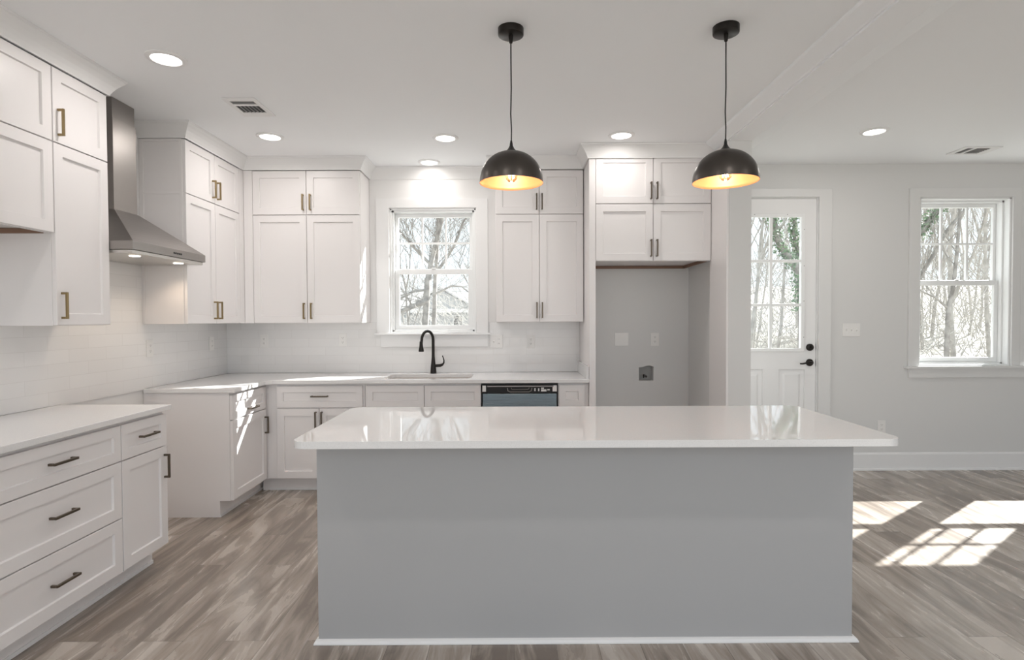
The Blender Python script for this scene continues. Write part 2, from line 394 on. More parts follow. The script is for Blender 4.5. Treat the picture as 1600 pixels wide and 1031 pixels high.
# right hand pair
for k in (0, 1):
    r, A = window('window_%d' % (k + 2), W0 + k * WSP, W1 + k * WSP, WZ0, WZ1, .09, .12, .058)
    l = 3.60 if k == 0 else W1 + .081; rr_ = W1 + .081 if k == 0 else W1 + WSP + .117
    x0, x1 = W0 + k * WSP, W1 + k * WSP
    cs = MB().slab([(l, WZ0), (l, 2.565), (rr_, 2.565), (rr_, WZ0), (x1 + .005, WZ0), (x1 + .005, WZ1 + .005), (x0 - .005, WZ1 + .005), (x0 - .005, WZ0)], [], lambda u, v, d: (u, d, v), B, B - .018)
    A(cs).build('casing', M_WTRIM, r, bevel=.002)
    A(MB().box(l - (.03 if k == 0 else 0), rr_ + (.03 if k else 0), B - .045, B + .09, WZ0 - .02, WZ0)).build('stool', M_WTRIM, r)
    A(MB().box(l + (.006 if k == 0 else 0), rr_ - (.006 if k else 0), B - .018, B, WZ0 - .105, WZ0 - .02)).build('apron', M_WTRIM, r)

# ------------------------------------------------------------------ door
dr = struct(empty('door_1', (D0, B, 0)))
gx0, gx1, gz0, gz1 = 2.082, 2.636, 1.114, 2.318
def DA(m): bmesh.ops.translate(m.bm, verts=m.bm.verts[:], vec=(-D0, -B, 0)); return m
Yd = B + .012
pn = [rect(2.07, 2.285, .24, .925), rect(2.435, 2.668, .24, .925)]
s = MB().slab(rect(D0 + .004, D1 - .004, .012, DZ - .004), [rect(gx0, gx1, gz0, gz1)] + pn, lambda u, v, d: (u, d, v), Yd + .045, Yd)
for p in pn:
    (a, b_), (c_, d_) = p[0], p[2]
    s.box(a - .001, c_ + .001, Yd + .010, Yd + .04, b_ - .001, d_ + .001)
    s.hexa([(a + .035, Yd + .010, b_ + .035), (c_ - .035, Yd + .010, b_ + .035), (c_ - .035, Yd + .010, d_ - .035), (a + .035, Yd + .010, d_ - .035)],
           [(a + .055, Yd + .003, b_ + .055), (c_ - .055, Yd + .003, b_ + .055), (c_ - .055, Yd + .003, d_ - .055), (a + .055, Yd + .003, d_ - .055)])
DA(s).build('door_leaf', M_TRIM, dr, bevel=.0025)
g = MB().slab(rect(gx0 - .026, gx1 + .026, gz0 - .026, gz1 + .026), [rect(gx0 + .006, gx1 - .006, gz0 + .006, gz1 - .006)], lambda u, v, d: (u, d, v), Yd + .001, Yd - .010)
lf = DA(g).build('lite_frame', M_SASH, dr, bevel=.004)
q = MB(); xm = (gx0 + gx1) / 2
q.box(xm - .013, xm + .013, Yd + .002, Yd + .03, gz0, gz1)
for k in (1, 2):
    zc = gz0 + (gz1 - gz0) * k / 3
    q.box(gx0, xm - .013, Yd + .003, Yd + .029, zc - .012, zc + .012); q.box(xm + .013, gx1, Yd + .003, Yd + .029, zc - .012, zc + .012)
DA(q).build('muntins', M_SASH, lf, bevel=.003)
DA(MB().box(gx0 - .002, gx1 + .002, Yd + .016, Yd + .02, gz0 - .002, gz1 + .002)).build('glass', M_PANE, lf)
sc_ = MB()
for zz in (1.22, 1.55, 1.87, 2.2): sc_.lathe([(0, -.0015), (.004, -.0015), (.004, 0)], (gx1 + .018, Yd - .010, zz), 8, axis='Y')
for xx in (2.2, 2.5): sc_.lathe([(0, -.0015), (.004, -.0015), (.004, 0)], (xx, Yd - .010, gz1 + .018), 8, axis='Y')
DA(sc_).build('screws', M_SLOT, lf)
j = MB(); j.box(D0 - .02 + .02, D0 + .003, B, B + TH, 0, DZ); j.box(D1 - .003, D1, B, B + TH, 0, DZ); j.box(D0, D1, B, B + TH, DZ - .003, DZ)
DA(j).build('jamb', M_TRIM, dr)
cs = MB().slab([(1.856, 0), (1.856, 2.566), (2.895, 2.566), (2.895, 0), (D1 + .006, 0), (D1 + .006, DZ + .006), (D0 - .006, DZ + .006), (D0 - .006, 0)], [], lambda u, v, d: (u, d, v), B, B - .018)
DA(cs).build('casing', M_WTRIM, dr, bevel=.003)
DA(MB().box(D0, D1, B - .02, B + .06, .001, .012)).build('threshold', M_BRONZE, dr)
kx = 2.714
db = DA(MB().lathe([(0, -.028), (.012, -.028), (.014, -.022), (.030, -.018), (.033, -.010), (.033, 0)], (kx, Yd, 1.128), 24, axis='Y')).build('deadbolt', M_BLACK, dr, smooth='auto')
DA(MB().box(kx - .004, kx + .004, Yd - .046, Yd - .026, 1.112, 1.144)).build('thumb_turn', M_BLACK, db, bevel=.002)
dh = DA(MB().lathe([(0, -.05), (.012, -.05), (.013, -.02), (.030, -.014), (.034, -.006), (.034, 0)], (kx, Yd, .988), 24, axis='Y')).build('door_handle', M_BLACK, dr, smooth='auto')
DA(MB().tube([(kx + .004, Yd - .045, .99), (kx - .03, Yd - .05, .991), (kx - .06, Yd - .05, .986), (kx - .09, Yd - .047, .98), (kx - .108, Yd - .043, .981)], [.011, .010, .0085, .0075, .006], 12)).build('lever', M_BLACK, dh, smooth=True)
for zz in (1.128, .988): DA(MB().box(D1 - .003, D1 + .001, Yd - .004, Yd + .02, zz - .03, zz + .03)).build('strike_plate', M_BLACK, dr)

# ------------------------------------------------------------------ cabinets
def shaker(m, x0, x1, z0, z1, yf, t=.02, rail=.057, rec=.011, sl=.003):
    """frame and recessed panel; front face at y=yf (facing -y)"""
    bm = m.bm
    if x1 - x0 < .16: rail = min(rail, (x1 - x0) * .3)
    if z1 - z0 < .16 + .04: rail = min(rail, .05)
    def ring(i, y): return [bm.verts.new(p) for p in ((x0 + i, y, z0 + i), (x1 - i, y, z0 + i), (x1 - i, y, z1 - i), (x0 + i, y, z1 - i))]
    e = .0015
    R = [ring(0, yf + t), ring(0, yf + e), ring(e, yf), ring(rail, yf), ring(rail + sl, yf + rec)]
    for a, b in zip(R, R[1:]):
        for i in range(4): bm.faces.new((a[i], a[(i + 1) % 4], b[(i + 1) % 4], b[i]))
    bm.faces.new(R[-1]); bm.faces.new(R[0][::-1])
def pull(p, x, z, yf, kind, m, L=.135):
    """square bar pull, centre x,z on face yf"""
    b = MB(); t = .0055; so = .032; h = L / 2
    if kind == 'v':
        b.box(x - t, x + t, yf - so, yf - so + 2 * t, z - h, z + h)
        for s_ in (-1, 1): b.box(x - t, x + t, yf - so + 2 * t, yf + .001, z + s_ * h - (2 * t if s_ > 0 else 0), z + s_ * h + (2 * t if s_ < 0 else 0))
    else:
        b.box(x - h, x + h, yf - so, yf - so + 2 * t, z - t, z + t)
        for s_ in (-1, 1): b.box(x + s_ * h - (2 * t if s_ > 0 else 0), x + s_ * h + (2 * t if s_ < 0 else 0), yf - so + 2 * t, yf + .001, z - t, z + t)
    return b.build('handle', m, p, bevel=.001, seg=1)
def cabinet(name, label, cat, loc, rz, w_, depth, z0, z1, fronts, toe=False, group=None, filler=None, end=None, hm=None, shell=False):
    r = tag(empty(name, (loc[0], loc[1], 0), rz), label, cat, group)
    b = MB(); zb = .115 if toe else z0
    if shell:
        b.box(0, w_, -depth, -.001, z0 + .022, z1); b.box(0, .018, -depth, -.001, z0, z0 + .022); b.box(w_ - .018, w_, -depth, -.001, z0, z0 + .022)
        b.box(.018, w_ - .018, -depth, -depth + .018, z0, z0 + .022)
    elif toe:
        f = lambda u, v, d: (d, u, v)
        b.slab([(-.001, 0), (-depth + .075, 0), (-depth + .075, zb), (-depth, zb), (-depth, z1), (-.001, z1)], [], f, 0, w_)
    else: b.box(0, w_, -depth, -.001, z0, z1)
    b.build('body', M_CAB, r, bevel=.001, seg=1)
    if shell:
        MB().box(.018, w_ - .018, -.02, -.002, z0 - .004, z0 + .02).box(w_ - .034, w_ - .018, -depth + .02, -.02, z0 - .004, z0 + .02).build('hanging_rail', M_WOODRAW, r)
    if toe:
        MB().box(0, w_, -depth + .075 - .006, -depth + .0745, .001, .02).build('shoe_moulding', M_TRIM, r)
    if filler:
        for a, b_, zz0, zz1, lift in filler: MB().box(a, b_, -depth - .0005 - lift, -depth + .02, zz0, zz1).build('filler_strip', M_CAB, r)
    for kind, x0, x1, a, c_, h in fronts:
        m = MB(); shaker(m, x0 + .0022, x1 - .0022, a + .003, c_ - .003, -depth - .021)
        o = m.build(kind, M_CAB, r)
        if h: pull(o, h[1], h[2], -depth - .021, h[0], hm or M_BRASS)
    return r
L90 = PI / 2
S0, S1, S2 = 1.37, 2.287, 2.662
ud = .304
hu = 1.472; ht = 2.392
# left wall uppers (local x runs away from the camera)
cabinet('wall_cabinet', 'tall stacked white wall cabinet between the short cabinets and the steel hood', 'cabinet', (-WL, 2.845), L90, .381, ud, S0, S2,
        [('door', 0, .381, S0, S1, ('v', .034, hu)), ('door', 0, .381, S1, S2, ('v', .034, ht))])
cabinet('wall_cabinet', 'short white wall cabinet at the left edge, ending well above the counter', 'cabinet', (-WL, 2.083), L90, .76, ud, 1.832, S2,
        [('door', 0, .38, 1.832, S1, ('v', .346, 1.93)), ('door', .38, .76, 1.832, S1, ('v', .414, 1.93)), ('door', 0, .38, S1, S2, ('v', .346, ht)), ('door', .38, .76, S1, S2, ('v', .414, ht))], shell=True)
cabinet('wall_cabinet', 'stacked white wall cabinet beyond the hood, on the left wall by the corner', 'cabinet', (-WL, 3.988), L90, .85, ud, S0, S2,
        [('door', 0, .39, S0, S1, ('v', .356, hu)), ('door', .39, .775, S0, S1, ('v', .424, hu)), ('door', 0, .39, S1, S2, ('v', .356, ht)), ('door', .39, .775, S1, S2, ('v', .424, ht))],
        filler=[(.777, .872, S0, S2, .0195)])
# back wall uppers
cabinet('wall_cabinet', 'four door white wall cabinet in the corner, left of the kitchen window', 'cabinet', (-2.281, B), 0, .986, ud, S0, S2,
        [('door', .075, .531, S0, S1, ('v', .506, hu)), ('door', .531, .984, S0, S1, ('v', .568, hu)), ('door', .075, .531, S1, S2, ('v', .506, ht)), ('door', .531, .984, S1, S2, ('v', .568, ht))],
        filler=[(.001, .074, S0, S2, .0195)], hm=M_BRASS)
cabinet('wall_cabinet', 'four door white wall cabinet between the kitchen window and the refrigerator alcove', 'cabinet', (-.144, B), 0, .748, ud, S0, S2,
        [('door', 0, .372, S0, S1, ('v', .35, hu)), ('door', .372, .748, S0, S1, ('v', .396, hu)), ('door', 0, .372, S1, S2, ('v', .35, ht)), ('door', .372, .748, S1, S2, ('v', .396, ht))], hm=M_BRONZE)
ep = MB().slab(rect(-WL + .02, -2.305, S0, S2), [rect(-WL + .034, -2.325, S0 + .004, S1 - .008), rect(-WL + .034, -2.325, S1 + .006, S2 - .02)], lambda u, v, d: (u, d, v), 3.9835, 3.988)
bmesh.ops.transform(ep.bm, matrix=Matrix.Rotation(-L90, 4, 'Z') @ Matrix.Translation((WL, -3.988, 0)), verts=ep.bm.verts[:])
ep.build('end_panel_frame', M_CAB, [o for o in C.objects if o.name == 'wall_cabinet.002'][0], bevel=.001)
# refrigerator surround
fd = B - 4.54
cabinet('refrigerator_cabinet', 'deep white four door cabinet bridging the top of the refrigerator alcove', 'cabinet', (.661, B), 0, .918, fd, 1.853, 2.69,
        [('door', 0, .458, 1.853, 2.307, ('v', .438, 1.955)), ('door', .458, .918, 1.853, 2.307, ('v', .486, 1.955)), ('door', 0, .458, 2.307, 2.692, ('v', .438, 2.408)), ('door', .458, .918, 2.307, 2.692, ('v', .486, 2.408))], hm=M_BRONZE, shell=True)
tag(MB().box(.609, .6605, 4.52, B - .001, 0, 2.70).build('end_panel', M_CAB, bevel=.0015), 'tall white end panel on the left side of the refrigerator alcove', 'panel')
tag(MB().box(1.5815, 1.5995, 4.20, 4.56, 0, 2.70).build('end_panel', M_CAB, bevel=.0015), 'tall white end panel on the right side of the refrigerator alcove', 'panel')

# base cabinets
bd = .604; zt = .884
cabinet('base_cabinet', 'white base cabinet with three wide drawers at the lower left edge', 'cabinet', (-WL, 2.083), L90, .777, bd, 0, zt,
        [('drawer', 0, .776, .683, .868, ('h', .39, .78)), ('drawer', 0, .776, .395, .683, ('h', .39, .549)), ('drawer', 0, .776, .118, .395, ('h', .39, .256))], toe=True, hm=M_BRONZE)
cabinet('base_cabinet', 'narrow white base cabinet with one drawer and one door beside the three drawer unit', 'cabinet', (-WL, 2.861), L90, .375, bd, 0, zt,
        [('drawer', 0, .375, .683, .868, ('h', .2, .78)), ('door', 0, .375, .118, .683, ('v', .347, .57))], toe=True, hm=M_BRONZE)
cabinet('base_cabinet', 'white base cabinet beyond the range gap, with sunlit drawer and door', 'cabinet', (-WL, 3.992), L90, 1.17, bd, 0, zt,
        [('drawer', .002, .55, .69, .868, ('h', .3, .735)), ('door', .002, .55, .118, .686, ('v', .52, .56))], toe=True, hm=M_BRONZE)
cabinet('base_cabinet', 'white base cabinet with drawer over two doors, left of the sink', 'cabinet', (-2.002, B), 0, .807, bd, 0, zt,
        [('drawer', .102, .794, .69, .868, ('h', .452, .784)), ('door', .102, .444, .118, .686, ('v', .420, .593)), ('door', .444, .794, .118, .686, ('v', .468, .593))], toe=True,
        filler=[(.022, .10, .118, .884, .0)], hm=M_BRONZE)
MB().box(-.054, 0, -.529, -.5, 0, .115).build('toe_kick', M_CAB, [o for o in C.objects if o.name.startswith('base_cabinet')][-1])
cabinet('sink_base_cabinet', 'white sink base cabinet with two false drawer fronts under the faucet', 'cabinet', (-1.192, B), 0, .935, bd, 0, .68,
        [('false_front', .01, .479, .69, .868, None), ('false_front', .479, .933, .69, .868, None), ('door', .01, .479, .118, .686, ('v', .45, .593)), ('door', .479, .933, .118, .686, ('v', .51, .593))], toe=True,
        filler=[(0, .934, .68, zt, 0)], hm=M_BRONZE)
cabinet('base_cabinet', 'narrow white base cabinet between the dishwasher and the alcove panel', 'cabinet', (.362, B), 0, .245, bd, 0, zt,
        [('drawer', .004, .214, .69, .868, None), ('door', .004, .214, .118, .686, ('v', .18, .593))], toe=True, hm=M_BRONZE)

# dishwasher
dw = tag(empty('dishwasher', (.052, B, 0)), 'stainless dishwasher with black control panel under the back counter', 'dishwasher')
MB().box(-.302, .302, -.60, -.02, .10, .875).build('body', M_RUBBER, dw)
MB().box(-.296, .296, -.628, -.601, .118, .797).build('door', M_STEELB, dw, bevel=.003)
cp = MB().box(-.30, .30, -.632, -.601, .80, .868).build('control_panel', M_RUBBER, dw, bevel=.003)
MB().tube([(-.26, -.636, .858), (.27, -.636, .858)], .0065, 10).build('top_trim', M_STEEL, cp, smooth='auto')
hb = MB().tube([(-.098, -.634, .844), (-.094, -.634, .822), (-.075, -.634, .812), (.075, -.634, .812), (.094, -.634, .822), (.098, -.634, .844)], .0038, 8)
hb.tube([(-.068, -.633, .846), (-.062, -.633, .832), (.068, -.633, .832), (.078, -.633, .846)], .003, 8)
hb.build('pocket_handle', M_STEEL, cp, smooth='auto')
lb = MB()
for x0, x1, z0, z1 in ((.118, .128, .818, .842), (.148, .158, .818, .84), (.172, .195, .836, .846), (.172, .215, .815, .832), (.222, .242, .824, .834)): lb.box(x0, x1, -.6328, -.632, z0, z1)
lb.build('panel_marks', M_PLATE, cp)
for x0, x1 in ((-.299, -.27), (.264, .298)): MB().box(x0, x1, -.634, -.632, .815, .864).build('corner_tab', M_PLATE, cp)
MB().box(-.296, .296, -.53, -.50, 0, .10).build('toe_panel', M_RUBBER, dw)

# countertops
ct0, ct1 = .885, .915
def toplab(o, l, c_): return tag(o, l, c_)
up_ = lambda u, v, d: (u, v, d)
sx0, sx1, sy0, sy1 = -1.06, -.345, 4.605, 4.995
L_out = [(-WL + .009, 3.978), (-1.957, 3.978), (-1.957, 4.47), (-1.917, 4.51), (.607, 4.51), (.607, B - .009), (-WL + .009, B - .009)]
co = MB().slab(L_out, [rrect(sx0, sx1, sy0, sy1, .07)[::-1]], up_, ct0, ct1).build('countertop', M_QUARTZ, bevel=.003)
tag(co, 'white quartz L-shaped countertop along the back wall with undermount sink cutout', 'countertop')
MB().box(.588, .607, 4.53, B - .009, ct1, 1.015).build('side_splash', M_QUARTZ, co, bevel=.002)
tag(MB().box(-WL + .009, -1.957, 1.9, 3.243, ct0, ct1).build('countertop', M_QUARTZ, bevel=.003), 'white quartz countertop on the drawer cabinets at the left edge', 'countertop')

# sink
o1 = rrect(sx0 - .012, sx1 + .012, sy0 - .012, sy1 + .012, .08); i1 = rrect(sx0 + .002, sx1 - .002, sy0 + .002, sy1 - .002, .07); i2 = rrect(sx0 + .02, sx1 - .02, sy0 + .02, sy1 - .02, .06)
sk = MB(); bm = sk.bm
rg = [[bm.verts.new((x, y, z)) for x, y in ps] for ps, z in ((i2, .69), (i1, .73), (i1, .8845), (o1, .8845), (o1, .72), (i2, .682))]
for a, b in zip(rg, rg[1:]):
    n = len(a)
    for i in range(n): bm.faces.new((a[i], a[(i + 1) % n], b[(i + 1) % n], b[i]))
bm.faces.new(rg[0]); bm.faces.new(rg[-1][::-1])
so = sk.build('sink', M_SINK); tag(so, 'undermount kitchen sink set into the back counter under the window', 'sink')
MB().lathe([(0, .003), (.02, .003), (.04, .004), (.045, .0)], ((sx0 + sx1) / 2, (sy0 + sy1) / 2, .690), 24).build('drain', M_STEEL, so, smooth='auto')

# faucet
fx, fy = -.712, 5.06
fa = tag(empty('faucet', (fx, fy, ct1)), 'dark bronze gooseneck pull-down faucet standing behind the sink', 'faucet')
MB().lathe([(0, 0), (.028, 0), (.028, .006), (.026, .03), (.024, .055), (.0185, .095), (.0145, .14), (.0135, .16), (0, .16)], (0, 0, 0), 24).build('base', M_BLACK, fa, smooth='auto')
pts = [(0, 0, .15), (0, 0, .30)]; ddx, ddy = -.082, -.125
for k in range(1, 11):
    a = PI * k / 10; pts.append((ddx * (1 - math.cos(a)) / 2, ddy * (1 - math.cos(a)) / 2, .30 + .078 * math.sin(a)))
pts.append((ddx * 1.03, ddy * 1.03, .275))
MB().tube(pts, [.0135] * 2 + [.0125] * 11, 14).build('spout', M_BLACK, fa, smooth='auto')
hx, hy = ddx * 1.05, ddy * 1.05
MB().lathe([(0, .29), (.0135, .29), (.0145, .27), (.016, .25), (.023, .215), (.024, .203), (.02, .2), (0, .2)], (hx, hy, 0), 20).build('spray_head', M_BLACK, fa, smooth='auto')
MB().tube([(.01, -.004, .068), (.062, -.004, .070), (.084, -.004, .078)], [.013, .0135, .011], 14).build('valve', M_BLACK, fa, smooth='auto')
MB().tube([(.078, -.004, .072), (.094, -.004, .095), (.096, -.004, .115), (.090, -.004, .138), (.082, -.004, .158)], [.010, .0075, .006, .005, .0045], 12).build('lever_handle', M_BLACK, fa, smooth='auto')

# ------------------------------------------------------------------ island
isl = tag(empty('kitchen_island', (0, 2.415, 0)), 'large grey kitchen island under the two pendant lamps', 'island')
MB().box(-.842, 1.458, 0, .022, 0, .8845).build('front_panel', M_ISL, isl, bevel=.001)
MB().box(-.838, 1.462, .0225, .60, .0, .8845).build('body', M_CAB, isl, bevel=.001)
bs = MB().sweep([(-.842, .022), (-.842, 0), (1.458, 0), (1.458, .022)], [(0, .001), (0, .019), (.005, .019), (.013, .012), (.016, .001)][::-1])
MB_r = bs
for v in bs.bm.verts: pass
bs2 = MB().sweep([(-.842, .022), (-.842, 0), (1.462, 0), (1.462, .6)], [(0, .001), (.017, .001), (.017, .006), (.012, .016), (.004, .021), (0, .021)])
bs.bm.free(); bs2.build('shoe_moulding', M_TRIM, isl)
for k in range(4):
    x0 = -.83 + k * .573
    for kind, a, c_ in (('drawer', .69, .868), ('door', .118, .686)):
        m = MB(); shaker(m, -x0 - .573, -x0, a, c_, -.621); o = m.build(kind, M_CAB, isl); o.rotation_euler.z = PI
        pull(o, -x0 - .286 if kind == 'drawer' else -x0 - .04, .78 if kind == 'drawer' else .57, -.621, 'h' if kind == 'drawer' else 'v', M_BRONZE)
tag(MB().slab(rrect(-.88, 1.545, 2.222, 3.10, .055, 8), [], up_, ct0, ct1).build('island_countertop', M_QUARTZ, bevel=.004), 'long glossy white quartz top with rounded corners on the grey island', 'countertop')

# ------------------------------------------------------------------ range hood
hood = tag(empty('range_hood', (-WL, 3.607, 1.78)), 'brushed stainless chimney range hood on the left wall over the range gap', 'range hood')
X1 = .457; hw = .379
MB().box(.009, X1, -hw, hw, .02, .068).build('rim', M_STEEL, hood, bevel=.002)
MB().hexa([(.009, -hw, .068), (X1, -hw, .068), (X1, hw, .068), (.009, hw, .068)], [(.009, -.115, .30), (.17, -.115, .30), (.17, .115, .30), (.009, .115, .30)]).build('canopy', M_STEEL, hood, bevel=.002)
MB().box(.009, .165, -.108, .108, .30, .86).build('chimney_lower', M_STEEL, hood, bevel=.0015)
MB().box(.009, .160, -.103, .103, .86, H - 1.78 - .001).build('chimney_upper', M_STEEL, hood, bevel=.0015)
MB().box(.02, X1 - .012, -hw + .012, hw - .012, .0, .0195).build('filter_panel', M_HOODIN, hood, bevel=.002)
vm_ = MB()
for k in range(5): vm_.box(.045, .085, -.1092, -.108, .355 + k * .014, .362 + k * .014)
vm_.build('vent_slots', M_DARK, hood)
bt = MB()
for k in range(5): bt.lathe([(0, .003), (.006, .003), (.006, 0)], (X1, .012 + k * .019, .044), 10, axis='X')
bt.build('buttons', M_RUBBER, hood)
for s_ in (-1, 1):
    MB().lathe([(0, -.003), (.028, -.003), (.03, 0)], (.36, s_ * .22, .0), 20).build('lamp', M_HOODLED, hood)
    ld = bpy.data.lights.new('hood_spot', 'SPOT'); ld.energy = 4.5; ld.color = (1, .78, .58); ld.spot_size = 2.3; ld.spot_blend = .8; ld.shadow_soft_size = .03
    lo = bpy.data.objects.new('hood_spot', ld); C.objects.link(lo); lo.location = (-WL + .30, 3.607 + s_ * .22, 1.77)

# ------------------------------------------------------------------ pendants
def pendant(x, y, label, ym=0):
    r = tag(empty('pendant_lamp', (x, y, H)), label, 'pendant lamp', 'pendant lamps over the island')
    MB().lathe([(0, -.034), (.055, -.034), (.060, -.031), (.061, -.026), (.061, 0), (0, 0)], n=40).build('canopy', M_BLACK, r, smooth='auto')
    MB().lathe([(.003, -.07), (.008, -.066), (.011, -.045), (.011, -.034)], n=16).build('cord_grip', M_BLACK, r, smooth='auto')
    MB().tube([(0, 0, -.034), (.0, 0, -.15), (.001, 0, -.28), (-.002, 0, -.40), (.001, 0, -.47), (0, 0, -.545)], .0032, 8).build('cord', M_RUBBER, r, smooth=True)
    MB().lathe([(.004, -.525), (.007, -.54), (.008, -.55), (.016, -.565), (.029, -.578), (.0, -.582)], n=24).build('socket_cap', M_RUBBER, r, smooth='auto')
    R_, top, rim = .1515, -.577, -.727
    outp = []; inp = []
    for k in range(17):
        t = k / 16 * PI / 2 * .985 + .015
        outp.append((R_ * math.sin(t) ** .92, rim + (top - rim) * math.cos(t) ** .95 if k < 16 else rim))
    for rr, zz in outp: inp.append((max(rr - .003, 0), zz - .003 * (1 - (rr / R_) ** 4)))
    outp = [(0, top)] + outp; inp = [(0, top - .003)] + inp
    so_ = MB().lathe(outp, n=56).build('shade', M_SHADE, r, smooth=True)
    MB().lathe(inp[:-1] + [(R_ - .003, rim), (R_, rim)], n=56).build('shade_lining', M_COPPER, so_, smooth=True)
    so2 = MB().lathe([(0, -.582), (.018, -.585), (.018, -.63), (.014, -.633), (0, -.633)], n=20).build('lamp_holder', M_RUBBER, r, smooth='auto')
    bl = MB().lathe([(.012, -.633), (.014, -.645), (.022, -.66), (.029, -.678), (.030, -.69), (.026, -.707), (.015, -.719), (0, -.723)], n=24).build('bulb', M_GLASS, r, smooth=True)
    fl = MB()
    for k in range(6):
        a = PI * k / 3; fl.tube([(.004 * math.cos(a), .004 * math.sin(a), -.645), (.009 * math.cos(a), .009 * math.sin(a), -.70)], .0011, 5)
    fl.build('filament', M_FIL, bl)
    bl.visible_shadow = True
    pl = bpy.data.lights.new('bulb_light', 'POINT'); pl.energy = 2.4; pl.color = (1, .90, .80); pl.shadow_soft_size = .012
    po = bpy.data.objects.new('bulb_light', pl); C.objects.link(po); po.location = (x, y, H - .735)
    return r
pendant(-.004, 2.714, 'black dome pendant lamp with copper lining, over the left half of the island')
pendant(1.011, 2.702, 'black dome pendant lamp with copper lining, right one beside the ceiling beam')

# ------------------------------------------------------------------ recessed lights
proto = None
def downlight(x, y, z, label, e=6):
    global proto
    if proto is None:
        r = empty('recessed_light', (x, y, z)); proto = r
        MB().lathe([(.098, 0), (.098, -.004), (.092, -.008), (.074, -.010), (.070, -.006), (.070, 0)], n=40).build('trim_ring', M_TRIM, r, smooth='auto')
        MB().lathe([(0, -.005), (.0705, -.005), (.0705, 0)], n=40).build('lens', M_LENS, r)
    else: r = copy_tree(proto); r.location = (x, y, z)
    tag(r, label, 'ceiling light', 'recessed ceiling lights')
    ld = bpy.data.lights.new('can_light', 'AREA'); ld.shape = 'DISK'; ld.size = .13; ld.energy = e; ld.color = (1, .94, .90); ld.spread = math.radians(175)
    lo = bpy.data.objects.new('can_light', ld); C.objects.link(lo); lo.location = (x, y, z - .014)
downlight(-1.810, 3.005, H, 'recessed ceiling light nearest the left cabinets, large and tilted by perspective')
downlight(-1.807, 4.271, H, 'recessed ceiling light in the corner, just beyond the ceiling vent')
downlight(-.503, 4.314, H, 'recessed ceiling light in front of the kitchen window, between corner and pendant')
downlight(-.724, 4.975, H, 'recessed ceiling light right above the kitchen window by the crown moulding', 2.2)
downlight(.817, 4.267, H, 'recessed ceiling light in front of the refrigerator cabinet', 3.2)
downlight(2.711, 4.269, HR, 'recessed ceiling light in the right hand room beyond the beam')
downlight(2.711, 1.2, HR, 'added recessed light in the right hand room, unseen, to even the room light')  # this and the next three: unseen lamps added to keep the room evenly lit
downlight(-1.810, 1.55, H, 'added recessed light over the left counter, unseen, to even the room light')
downlight(-.503, 1.2, H, 'added recessed light in front of the island on the left, unseen, to even the room light')
downlight(.817, 1.2, H, 'added recessed light in front of the island on the right, unseen, to even the room light')

# ------------------------------------------------------------------ ceiling vents
def vent(x, y, z, rz, label):
    r = tag(empty('ceiling_vent', (x, y, z), rz), label, 'ceiling vent', 'ceiling air registers')
    MB().slab(rect(-.105, .105, -.16, .15), [rect(-.075, .075, -.115, -.062), rect(-.075, .075, -.038, .08)], up_, -.008, -.0005).build('frame', M_TRIM, r, bevel=.002)
    MB().box(-.08, .08, -.12, .09, -.0012, -.0004).build('backing', M_DARK, r)
    s_ = MB()
    for k in range(1, 4): s_.box(-.075, .075, -.115 + .053 * k / 4 - .001, -.115 + .053 * k / 4 + .001, -.005, -.002)
    for k in range(1, 6):
        xx = -.075 + .15 * k / 6; s_.box(xx - .0018, xx + .0018, -.038, .08, -.007, -.002)
    s_.build('slats', mat('vent slat', (.35, .35, .35), .5), r)
    return r
vent(-1.69, 3.69, H, 0, 'white ceiling vent between the two left recessed lights')
v2 = vent(3.86, 4.755, HR, -PI / 2, 'white ceiling vent near the back windows of the right hand room')

# ------------------------------------------------------------------ wall plates
def plate(name, label, cat, loc, rz, w_, h_, kind, n=1):
    r = tag(empty(name, loc, rz), label, cat)
    MB().box(-w_ / 2, w_ / 2, -.006, 0, -h_ / 2, h_ / 2).build('cover_plate', M_PLATE, r, bevel=.002)
    if kind == 'outlet':
        d = MB(); 
        for zz in (-.02, .02): d.slab(rrect(-.015, .015, zz - .014, zz + .014, .008, 4), [], lambda u, v, d_: (u, d_, v), -.006, -.0085)
        o = d.build('receptacle', M_PLATE, r)
        for zz in (-.02, .02):
            s_ = MB(); s_.box(-.007, -.0045, -.0088, -.0085, zz - .002, zz + .007); s_.box(.0045, .007, -.0088, -.0085, zz - .002, zz + .007); s_.box(-.002, .002, -.0088, -.0085, zz - .009, zz - .005)
            s_.build('slots', M_SLOT, o)
    elif kind in ('switch', 'combo'):
        for k in range(n):
            xx = (k - (n - 1) / 2) * .046
            if kind == 'combo' and k == n - 1:
                for zz in (-.02, .02):
                    s_ = MB(); s_.box(xx - .007, xx - .0045, -.0066, -.006, zz - .002, zz + .007); s_.box(xx + .0045, xx + .007, -.0066, -.006, zz - .002, zz + .007)
                    s_.build('slots', M_SLOT, r)
            else:
                MB().hexa([(xx - .005, -.006, -.012), (xx + .005, -.006, -.012), (xx + .005, -.006, .012), (xx - .005, -.006, .012)], [(xx - .004, -.016, .002), (xx + .004, -.016, .002), (xx + .004, -.014, .009), (xx - .004, -.014, .009)]).build('toggle', M_PLATE, r)
    return r
yb = B - .0085
plate('wall_outlet', 'white outlet on the tiled left wall next to the range gap', 'outlet', (-WL + .0085, 4.056, 1.196), L90, .075, .15 * .8, 'outlet')
plate('wall_outlet', 'white outlet on the tiled left wall deep in the corner', 'outlet', (-WL + .0085, 4.888, 1.196), L90, .072, .118, 'outlet')
plate('wall_outlet', 'white outlet on the back tiles just right of the corner', 'outlet', (-2.26, yb, 1.205), 0, .072, .118, 'outlet')
